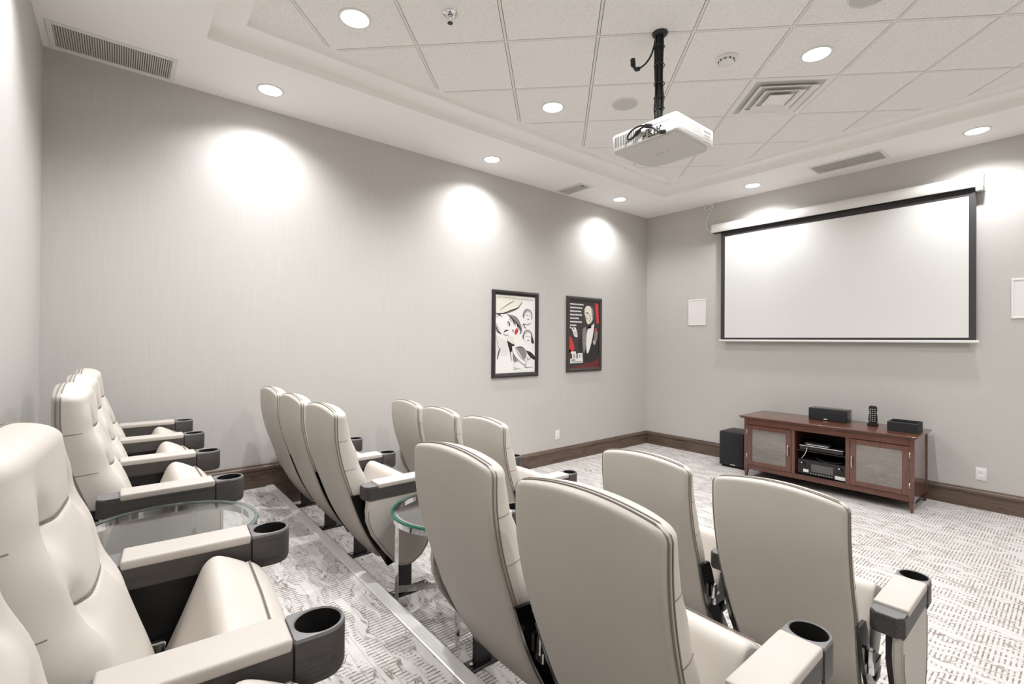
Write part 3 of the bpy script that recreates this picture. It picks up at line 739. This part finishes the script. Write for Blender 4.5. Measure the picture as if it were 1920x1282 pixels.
# AV gear
t = thing('receiver', 'black audio receiver with two knobs on the lower console shelf', 'receiver', (cx0+.545, cy0+.05, .150))
boxobj('body', (0, .012, .008), (.44, .40, .160), 'black', t, .003, 1); boxobj('front_panel', (0, 0, .006), (.44, .012, .162), 'gloss', t, .002, 1)
for x in (.045, .385):
    bm = bmesh.new(); lo = []
    for k, (yy, r) in enumerate(((0, .030), (-.014, .029), (-.016, .026))): lo.append([(x+r*math.cos(a*math.pi/12), yy, .110+r*math.sin(a*math.pi/12)) for a in range(24)])
    loft(bm, lo); link('knob', bm, 'gloss', t, smooth=True, angle=40)
    bm = bmesh.new(); box(bm, (x-.006, -.0175, .122), (x+.006, -.0160, .134)); link('knob_mark', bm, 'chrome', t)
boxobj('sticker', (.055, -.0012, .030), (.105, 0, .060), 'white', t); boxobj('display_panel', (.13, -.0012, .045), (.33, 0, .125), 'ventdark', t)
boxobj('sticker', (.345, -.0012, .012), (.435, 0, .048), 'white', t)
bm = bmesh.new()
for k in range(9): box(bm, (.12+k*.024, -.002, .022), (.132+k*.024, 0, .028))
s = link('button', bm, 'greyp', t); s['kind'] = 'stuff'
bm = bmesh.new()
for x in (.03, .39):
    for y in (.03, .36): cyl(bm, (x, y), .014, 0, .008, 12)
link('feet', bm, 'black', t)
t = thing('disc_player', 'slim black disc player on the console glass shelf', 'player', (cx0+.560, cy0+.06, .410))
boxobj('body', (0, .008, .004), (.40, .25, .048), 'black', t, .003, 1); boxobj('front_panel', (0, 0, .004), (.40, .008, .048), 'gloss', t, .002, 1)
boxobj('trim_strip', (.0, -.001, .044), (.40, .0085, .0495), 'chrome', t); boxobj('disc_tray', (.12, -.002, .018), (.25, 0, .030), 'black', t)
t = thing('set_top_box', 'small black set-top box stacked on the disc player', 'box', (cx0+.60, cy0+.08, .4595))
boxobj('body', (0, 0, .0), (.24, .16, .030), 'black', t, .003, 1); boxobj('front_strip', (.02, -.001, .008), (.22, .0, .014), 'chrome', t)
bm = bmesh.new(); tube(bm, smoothpath([(cx0+.64, cy0+.035, .440), (cx0+.625, cy0+.03, .38), (cx0+.59, cy0+.035, .325)], 5), .003, 6)
tag(link('signal_cable', bm, 'white', smooth=True), 'thin pale cable hanging across the open console bay', 'cable')
bm = bmesh.new(); tube(bm, smoothpath([(cx0+.70, cy0+.10, .350), (cx0+.76, cy0+.06, .325), (cx0+.86, cy0+.06, .320), (cx0+.95, cy0+.10, .330)], 5), .004, 6)
tag(link('signal_cable', bm, 'black', smooth=True), 'black cable lying over the top of the receiver', 'cable')
ZT = .7045
t = thing('center_speaker', 'long black centre speaker with cloth front on the console', 'speaker', (2.335, 6.330, ZT))
boxobj('cabinet', (0, .012, .0), (.362, .175, .128), 'gloss', t, .006, 2); boxobj('grille', (.003, -.004, .003), (.359, .012, .125), 'cloth', t, .005, 2)
boxobj('badge', (.150, -.0055, .012), (.185, -.004, .022), 'white', t)
bm = bmesh.new(); t = thing('remote_control', 'black remote control standing upright in its cradle on the console', 'remote', (2.915, 6.37, ZT))
link('cradle', box(bm, (-.045, -.025, 0), (.045, .035, .030), .008, 2), 'gloss', t, smooth=True, angle=35)
bm = bmesh.new()
lo = []
for z, wd, dp in ((.028, .034, .014), (.06, .038, .015), (.11, .036, .015), (.135, .030, .013), (.16, .036, .014), (.192, .034, .013), (.205, .022, .010)): lo.append([(a, b+.003, z) for a, b in rrect(wd, dp, .008, 3)])
loft(bm, lo); link('remote_body', bm, 'gloss', t, smooth=True, angle=40)
bm = bmesh.new()
for r_ in range(7):
    for k in range(3): box(bm, (-.024+k*.019, -.0145, .045+r_*.020), (-.014+k*.019, -.0105, .052+r_*.020))
s = link('button', bm, 'greyp', t); s['kind'] = 'stuff'
t = thing('storage_box', 'open black box at the right end of the console', 'box', (3.078, 6.155, ZT))
bm = bmesh.new(); w_, d_, h_, th = .232, .20, .092, .010
box(bm, (0, 0, 0), (w_, d_, .008)); box(bm, (0, 0, .008), (w_, th, h_)); box(bm, (0, d_-th, .008), (w_, d_, h_+.006)); box(bm, (0, th, .008), (th, d_-th, h_)); box(bm, (w_-th, th, .008), (w_, d_-th, h_+.006))
link('box_walls', bm, 'cloth', t)
bm = bmesh.new(); box(bm, (.0, -.001, h_-.004), (w_, .002, h_+.001)); link('rim', bm, 'ventdark', t)
# subwoofer
t = thing('subwoofer', 'black cube subwoofer on the carpet left of the console', 'speaker', (1.365, 6.235, 0))
boxobj('cabinet', (0, .016, .020), (.300, .36, .437), 'black', t, .005, 2); boxobj('grille', (.004, -.004, .030), (.296, .016, .430), 'cloth', t, .006, 2)
boxobj('badge', (.14, -.0052, .036), (.20, -.004, .044), 'white', t)
bm = bmesh.new()
for x in (.03, .27):
    for y in (.05, .32): cyl(bm, (x, y), .018, 0, .020, 14)
link('feet', bm, 'black', t)

# ------------------------------------------------------------------ cinema chair (local: x=0 centre, y forward, z=0 own floor)
HW = .240; PITCH = .59; ZTOP = 1.030
REAR = [(.14, .505), (.20, .462), (.30, .400), (.40, .350), (.50, .312), (.60, .276), (.70, .242), (.80, .218), (.90, .206), (1.0, .205), (1.1, .212)]
THK = [(.14, .055), (.25, .10), (.45, .130), (.62, .135), (.75, .122), (.90, .099), (1.0, .086), (1.1, .080)]
SEAM1, SEAM2 = .862, .700
def hw_at(z):
    h = HW
    if z < .60: h = HW-.022*min(1, (.60-z)/.35)
    rb = .09
    if z < .16+rb: h -= rb*.8*(1-math.sqrt(max(0, 1-((.16+rb-z)/rb)**2)))
    rt = .030
    if z > ZTOP-rt: h -= rt*(1-math.sqrt(max(0, 1-((z-(ZTOP-rt))/rt)**2)))
    return h
def zarch(x, z):
    k = max(0., min(1., (z-.80)/.23)); return z-.030*k*(abs(x)/HW)**2
def front_y(x, z, h=None, th=None, yr=None, e=1.):
    """y of the padded front face at x, z"""
    if h is None: h = hw_at(z); th = smooth_interp(THK, z); yr = smooth_interp(REAR, z)
    s = max(-1, min(1, x/h))
    prof = (1-abs(s)**9)**.5 if abs(s) < 1 else 0
    crown = .022*(1-s*s); d = 0; dimple = 0
    for zz in (SEAM1, SEAM2):
        for sx in (-1, 1):
            dimple += math.exp(-(((x-sx*.125)/.030)**2+((z-zz)/.040)**2))
    if abs(x) < .135:
        f = min(1, (.135-abs(x))/.02)
        for zz in (SEAM1, SEAM2): d -= .006*f*math.exp(-((z-zz)/.0042)**2) + .006*f*math.exp(-((z-zz)/.03)**2)
    v = math.exp(-((abs(x)-.135-.03*math.sin(math.pi*max(0, min(1, (z-SEAM2)/(SEAM1-SEAM2)))))/.022)**2)
    band = math.exp(-((z-(SEAM1+SEAM2)/2)/.15)**4)
    d -= .012*v*band
    bol = math.exp(-((abs(x)-.185)/.045)**2)*(1-math.exp(-((z-SEAM2)/.05)**2)*.3)
    d += .015*bol*band*(.6+.4*math.cos((z-(SEAM1+SEAM2)/2)*2*math.pi/.16))
    d -= .026*dimple
    return yr+.026+(th-.026)*prof*e+(crown+d)*prof*e
def back_part(front):
    """front: padded cushion half; rear: smooth shell half"""
    bm = bmesh.new()
    zs = []
    z = .16
    base = [.16+.006*0]+[.162, .166, .172, .18, .19, .205]
    zs = base[:]
    z = .22
    while z < ZTOP-.06:
        zs.append(z); z += .018
    for s in (SEAM1, SEAM2): zs += [s-.012, s-.006, s-.003, s, s+.003, s+.006, s+.012]
    zs += [ZTOP-.055, ZTOP-.045, ZTOP-.035, ZTOP-.026, ZTOP-.018, ZTOP-.011, ZTOP-.006, ZTOP-.002, ZTOP]
    zs = sorted(set(round(a, 4) for a in zs))
    NX = 44
    rows = []
    for z in zs:
        h = hw_at(z); th = smooth_interp(THK, z); yr = smooth_interp(REAR, z)
        # round the top and bottom edges in depth
        e = 1.
        rr_ = .040 if front else .014
        if z > ZTOP-rr_: e = math.sqrt(max(0, 1-((z-(ZTOP-rr_))/rr_)**2))
        if z < .19: e = math.sqrt(max(0, 1-((.19-z)/.03)**2))
        ysplit = yr+.026
        row = []
        for k in range(NX+1):
            s = -1+2*k/NX; s = math.sin(s*math.pi/2)*.75+s*.25
            x = h*s
            if front:
                y = front_y(x, z, h, th, yr, e)
            else:
                prof = (1-abs(s)**30)**.5 if abs(s) < 1 else 0
                y = ysplit-(.024+.008*(1-s*s))*prof*e
            row.append(bm.verts.new((x, y, zarch(x, z))))
        rows.append(row)
    for a, b in zip(rows, rows[1:]):
        for k in range(NX): bm.faces.new((a[k], a[k+1], b[k+1], b[k]))
    # close to the split plane so each half is a solid
    return bm
def outline(off, inset=.0):
    pts = []
    zs = [.20+.03*i for i in range(27)]
    zs = [z for z in zs if z < ZTOP-.055]+[ZTOP-.055, ZTOP-.04, ZTOP-.027, ZTOP-.014]
    for z in zs: pts.append((hw_at(z)+inset, smooth_interp(REAR, z)+off, zarch(hw_at(z), z)))
    top = []
    for k in range(1, 16):
        x = (hw_at(ZTOP-.014))*(1-2*k/16); top.append((x, smooth_interp(REAR, ZTOP)+off, zarch(x, ZTOP+.0005)))
    return pts+top+[(-p[0], p[1], p[2]) for p in pts[::-1]]
def make_chair(end_left, end_right, left_arm, right_arm=True):
    t = thing('cinema_chair', '', 'chair')
    P = {}
    sh = link('back_shell', back_part(False), 'shell', t, smooth=True, angle=60)
    cu = link('back_cushion', back_part(True), 'leather', t, smooth=True, angle=60)
    for off in (.014, .027):
        bm = bmesh.new(); tube(bm, outline(off, .0005), .0023, 6); link('piping', bm, 'piping', sh if off < .02 else cu, smooth=True)
    for z in (SEAM1, SEAM2):
        bm = bmesh.new(); tube(bm, [(-.120+.012*k, front_y(-.120+.012*k, z)+.0030, zarch(-.120+.012*k, z)) for k in range(21)], .0020, 5); link('seam', bm, 'seam', cu)
        for sg in (-1, 1):
            h = hw_at(z); yr = smooth_interp(REAR, z); th = smooth_interp(THK, z)
            pts = [(sg*(h+.0002), yr+.030+(front_y(h*.9995, z)-yr-.030)*k/4, zarch(h, z)) for k in range(5)]
            for k in range(1, 13): x = h*(.9995-.00045*k*k); pts.append((sg*x, front_y(x, z)+.0002, zarch(x, z)))
            bm = bmesh.new(); tube(bm, pts, .0013, 5); link('seam', bm, 'seam', cu)
    # folded seat: rounded wedge swept across the width
    prof = [(.478, .352), (.500, .400), (.530, .470), (.558, .540), (.574, .580), (.584, .598), (.598, .610), (.614, .613), (.634, .606), (.660, .592), (.688, .574),
            (.700, .556), (.706, .535), (.700, .470), (.690, .420), (.672, .360), (.645, .315), (.600, .290), (.550, .285), (.505, .300), (.484, .325)]
    def sweep(prof, xs_, name, mat, parent, bulge=.0):
        bm = bmesh.new(); P2 = smoothpath([(a, b, 0) for a, b in prof+[prof[0]]], 3)[:-1]
        cy_ = sum(p.x for p in P2)/len(P2); cz_ = sum(p.y for p in P2)/len(P2); loops = []
        for x, sc in xs_: loops.append([(x, cy_+(p.x-cy_)*sc, cz_+(p.y-cz_)*sc) for p in P2])
        loft(bm, loops); return link(name, bm, mat, parent, smooth=True, angle=50)
    hwS = .228
    xs_ = [(-hwS, .90), (-hwS+.003, .945), (-hwS+.010, .975), (-hwS+.022, .99), (-.12, 1.0), (0, 1.012), (.12, 1.0), (hwS-.022, .99), (hwS-.010, .975), (hwS-.003, .945), (hwS, .90)]
    seat = sweep(prof, xs_, 'seat', 'leather', t)
    strip = [(.690, .575), (.712, .560), (.738, .525), (.748, .500), (.742, .478), (.726, .474), (.706, .500)]
    strip = [(.684, .578), (.700, .572), (.722, .552), (.742, .520), (.735, .470), (.718, .410), (.700, .360), (.680, .330), (.672, .360), (.690, .440), (.700, .540)]
    pan = sweep(strip, [(-hwS+.006, .93), (-hwS+.012, .98), (0, 1.0), (hwS-.012, .98), (hwS-.006, .93)], 'seat_pan', 'leather', t)
    bm = bmesh.new(); tube(bm, [(-hwS+.02, .692, .578), (0, .694, .580), (hwS-.02, .692, .578)], .0022, 5); link('seam', bm, 'seam', seat)
    # black side brackets hugging the lower back
    for s in (-1, 1):
        bm = bmesh.new(); pts = []
        zs = [.14, .20, .28, .36, .44, .52, .565]
        a_ = [(smooth_interp(REAR, z)+.012, z) for z in zs]; b_ = [(smooth_interp(REAR, z)+.098, z) for z in zs]
        b_[0] = (a_[0][0]+.06, .155); b_[-1] = (a_[-1][0]+.080, .560)
        x = s*(HW-.004)
        prism(bm, a_+b_[::-1], 0, x if s > 0 else x-.013, x+.013 if s > 0 else x)
        es = [e for e in bm.edges if e.calc_face_angle(0) > .8]
        bmesh.ops.bevel(bm, geom=es, offset=.005, segments=2, affect='EDGES', clamp_overlap=True)
        link('side_bracket', bm, 'gloss', t, smooth=True, angle=40)
        bm = bmesh.new(); lo = []
        for xx, r in ((s*.232, .045), (s*.250, .045), (s*.254, .040)): lo.append([(xx, .52+r*math.cos(a*math.pi/10), .33+r*math.sin(a*math.pi/10)) for a in range(20)])
        loft(bm, lo); link('pivot', bm, 'black', t, smooth=True, angle=40)
        bm = bmesh.new(); box(bm, (s*.258-.010, .40, .36), (s*.258+.010, .50, .40), .003, 1); box(bm, (s*.262-.010, .385, .395), (s*.262+.008, .415, .455), .003, 1); link('latch', bm, 'chrome', t, smooth=True, angle=35)
    # armrests with standards
    def arm(x, outer):
        a = thing_part('armrest', t)
        bm = bmesh.new()
        plan = [(x-.030, .335), (x+.030, .335), (x+.050, .358), (x+.050, .70), (x-.050, .70), (x-.050, .358)]
        prism(bm, plan, 2, .560, .624)
        es = [e for e in bm.edges if abs(e.verts[0].co.z-e.verts[1].co.z) < 1e-6 and e.verts[0].co.z > .6]
        bmesh.ops.bevel(bm, geom=es, offset=.004, segments=2, affect='EDGES')
        link('arm_body', bm, 'armwood', a, smooth=True, angle=35)
        bm = bmesh.new(); prism(bm, [(x-.028, .337), (x+.028, .337), (x+.046, .358), (x+.046, .404), (x-.046, .404), (x-.046, .358)], 2, .622, .6275)
        link('arm_end', bm, 'armend', a)
        bm = bmesh.new(); box(bm, (x-.051, .402, .612), (x+.051, .700, .638), .007, 3); link('arm_pad', bm, 'pad', a, smooth=True, angle=50)
        # cup holder: outline stadium, bored
        cyc = .757; n = 56; R = .053; ri = .0445
        def outl(th, grow=0):
            c_, s_ = math.cos(th), math.sin(th)
            r = R+grow
            if s_ < 0:      # straight sides back to the pad
                r = min(R/max(abs(c_), 1e-6), (cyc-.701)/(-s_))
            return (x+c_*r, cyc+s_*r)
        bm = bmesh.new()
        th = [2*math.pi*i/n for i in range(n)]
        loopsV = []
        def L_(pts, z): return [bm.verts.new((p[0], p[1], z)) for p in pts]
        O = [outl(a_) for a_ in th]
        Oi = [(x+(p[0]-x)*.955, cyc+(p[1]-cyc)*.955) for p in O]
        Ob = [(x+(p[0]-x)*.93, cyc+(p[1]-cyc)*.93) for p in O]
        circ = lambda r: [(x+r*math.cos(a_), cyc+r*math.sin(a_)) for a_ in th]
        seq = [L_(Ob, .536), L_(O, .546), L_(O, .626), L_(Oi, .632), L_(circ(ri+.003), .633), L_(circ(ri), .630)]
        for A, B in zip(seq, seq[1:]):
            for i in range(n): bm.faces.new((A[i], A[(i+1) % n], B[(i+1) % n], B[i]))
        bm.faces.new(seq[0][::-1])
        for f in bm.faces:
            f.material_index = 1 if f.calc_center_median().z > .6265 else 0
        cup = link('cup_holder', bm, ['armwood', 'armend'], a, smooth=True, angle=35)
        bm = bmesh.new()
        seq = [[bm.verts.new((x+r*math.cos(a_), cyc+r*math.sin(a_), z)) for a_ in th] for r, z in ((ri-.0005, .631), (ri-.002, .580), (ri-.009, .577), (ri-.011, .550))]
        for A, B in zip(seq, seq[1:]):
            for i in range(n): bm.faces.new((A[i], A[(i+1) % n], B[(i+1) % n], B[i]))
        bm.faces.new(seq[-1]); link('cup_liner', bm, 'cupblack', cup, smooth=True, angle=40)
        # standard
        s = thing_part('standard', t)
        bm = bmesh.new(); th_ = .014
        prism(bm, [(.40, .5602), (.40, .44), (.46, .30), (.535, .20), (.535, .012), (.615, .012), (.615, .22), (.66, .40), (.68, .5602)], 0, x-th_, x+th_); link('standard_plate', bm, 'black', s)
        bm = bmesh.new(); box(bm, (x-.036, .50, 0), (x+.036, .73, .012), .004, 1); link('foot_plate', bm, 'gloss', s, smooth=True, angle=35)
        for yy in (.52, .71):
            bm = bmesh.new(); cyl(bm, (x, yy), .009, .012, .018, 8); link('bolt', bm, 'steel', s)
        if outer:
            bm = bmesh.new()
            pr = [(.345, .559), (.343, .50), (.345, .45), (.375, .370), (.440, .275), (.500, .200), (.535, .175), (.575, .165), (.620, .172), (.665, .200), (.700, .245), (.722, .31), (.730, .40), (.730, .50), (.728, .559)]
            xa, xb = (x+.016, x+.046) if outer > 0 else (x-.046, x-.016)
            prism(bm, pr, 0, xa, xb)
            es = [e for e in bm.edges if abs(e.verts[0].co.x-e.verts[1].co.x) < 1e-6]
            bmesh.ops.bevel(bm, geom=es, offset=.006, segments=2, affect='EDGES')
            link('end_panel', bm, 'shell', t, smooth=True, angle=40)
            bm = bmesh.new(); xm = (xa+xb)/2; tube(bm, smoothpath([(xb+.0005 if outer > 0 else xa-.0005, a_*1+.010*(1 if a_ < .55 else -1), b_+.008) for a_, b_ in pr[1:-1]], 2), .0018, 5); link('panel_seam', bm, 'piping', t)
    def thing_part(name, parent):
        o = bpy.data.objects.new(name, None); COL.objects.link(o); o.parent = parent; o.empty_display_size = .03; return o
    if left_arm: arm(-PITCH/2, -1 if end_left else 0)
    if right_arm: arm(PITCH/2+(.02 if end_right else 0), 1 if end_right else 0)
    return t
def copy_tree(o, parent=None):
    c = o.copy(); COL.objects.link(c)
    if parent: c.parent = parent
    for ch in list(o.children): copy_tree(ch, c)
    return c
PAIR_ROT = {('rear', 3): -.07, ('rear', 4): -.07}
proto = {'L': make_chair(True, False, True), 'M': make_chair(False, False, False), 'R': make_chair(False, True, False)}
used = set()
rows_ = [('rear', 0.0, -.018, ZU), ('middle', 1.035, 1.035, ZM), ('front', 2.10, 2.09, 0.0)]
lab = {
 ('rear', 0): 'pale leather cinema chair facing the screen in the rear row, against the left wall',
 ('rear', 1): 'pale leather cinema chair in the rear row, middle of the far three',
 ('rear', 2): 'pale leather cinema chair in the rear row, on the wall side of the glass table',
 ('rear', 3): 'pale leather tufted cinema chair large at the left picture edge, between table and camera',
 ('rear', 4): 'pale leather cinema chair cut by the bottom left picture corner, nearest the camera',
 ('middle', 0): 'beige cinema chair seen from behind in the middle row, against the left wall',
 ('middle', 1): 'beige cinema chair seen from behind in the middle row, second from the left wall',
 ('middle', 2): 'beige cinema chair in the middle row with side panel beside the chrome table',
 ('middle', 3): 'beige cinema chair back in the middle row, just right of the chrome glass table',
 ('middle', 4): 'beige cinema chair back largest in the picture, bottom centre in the middle row',
 ('front', 0): 'beige cinema chair back in the front row, nearest the left wall',
 ('front', 1): 'beige cinema chair back in the front row, second from the left wall',
 ('front', 2): 'beige cinema chair back in the front row, third from the left wall below the posters',
 ('front', 3): 'beige cinema chair back in the front row, left one of the near pair',
 ('front', 4): 'beige cinema chair back in the front row, rightmost, before the media console'}
XS = {'rear': (.515, 1.105, 1.695, 2.945, 3.532), 'middle': (.455, 1.02, 1.605, 2.945, 3.530), 'front': (.515, 1.08, 1.665, 2.968, 3.555)}
for rn, ya, yb_, z in rows_:
    for k, x in enumerate(XS[rn]):
        key = 'L' if k in (0, 3) else ('R' if k in (2, 4) else 'M')
        if key in used: c = copy_tree(proto[key])
        else: c = proto[key]; used.add(key)
        rot = PAIR_ROT.get((rn, k), 0)
        c.rotation_euler = (0, 0, rot)
        c.location = (x, (ya if k < 3 else yb_)+((x-2.95)*math.tan(rot)), z)
        if rn == 'rear':
            for ch in c.children:
                if ch.name.startswith('back_'): ch.scale = (1, 1, 1.0 if k < 3 else 1.006)
        if k == 3 and rn != 'rear':
            for ch in c.children:
                if ch.name.startswith(('armrest', 'standard')) and any(g.type == 'MESH' and g.bound_box[0][0] > .1 for g in ch.children): ch.location.x = .022
        c['label'] = lab[(rn, k)]; c['group'] = 'cinema chairs in the %s row' % rn

# ------------------------------------------------------------------ glass side tables
def side_table(x, y, z, rad, hgt, label, edge):
    t = thing('side_table', label, 'table', (x, y, z), 'round glass side tables')
    bm = bmesh.new(); cyl(bm, (0, 0), rad-.012, hgt-.012, hgt, 64); link('glass_top', bm, 'glass', t)
    bm = bmesh.new(); ringprof(bm, (0, 0), [(rad-.012, hgt-.011), (rad-.002, hgt-.011), (rad, hgt-.006), (rad-.002, hgt-.001), (rad-.012, hgt-.001)], 64); link('glass_edge', bm, edge, t, smooth=True)
    bm = bmesh.new(); ringprof(bm, (0, 0), [(rad-.030, hgt-.036), (rad-.004, hgt-.036), (rad-.004, hgt-.0125), (rad-.030, hgt-.0125)], 64); link('top_ring', bm, 'chrome', t, smooth=True, angle=40)
    angs = [math.radians(a) for a in (-115.5, -25.5, 64.5, 154.5)]
    for a in angs:
        lx, ly = (rad-.030)*math.cos(a), (rad-.030)*math.sin(a)
        bm = bmesh.new(); box(bm, (-.009, -.009, 0), (.009, .009, hgt-.036), .001, 1)
        bmesh.ops.rotate(bm, verts=bm.verts, cent=(0, 0, 0), matrix=Matrix.Rotation(a, 3, 'Z')); bmesh.ops.translate(bm, verts=bm.verts, vec=(lx, ly, 0))
        link('leg', bm, 'chrome', t)
    for k in (0, 1):
        a = angs[k]; r = rad-.035
        bm = bmesh.new(); box(bm, (-r, -.006, .150+.0*k), (r, .006, .178))
        bmesh.ops.rotate(bm, verts=bm.verts, cent=(0, 0, 0), matrix=Matrix.Rotation(a, 3, 'Z')); link('stretcher', bm, 'chrome', t)
side_table(2.345, .52, ZU, .275, .58, 'round glass table with chrome rim between the rear row chairs', 'clearedge')
side_table(2.27, 1.69, ZM, .294, .55, 'round glass table with green edge and chrome legs in the middle row', 'glassedge')
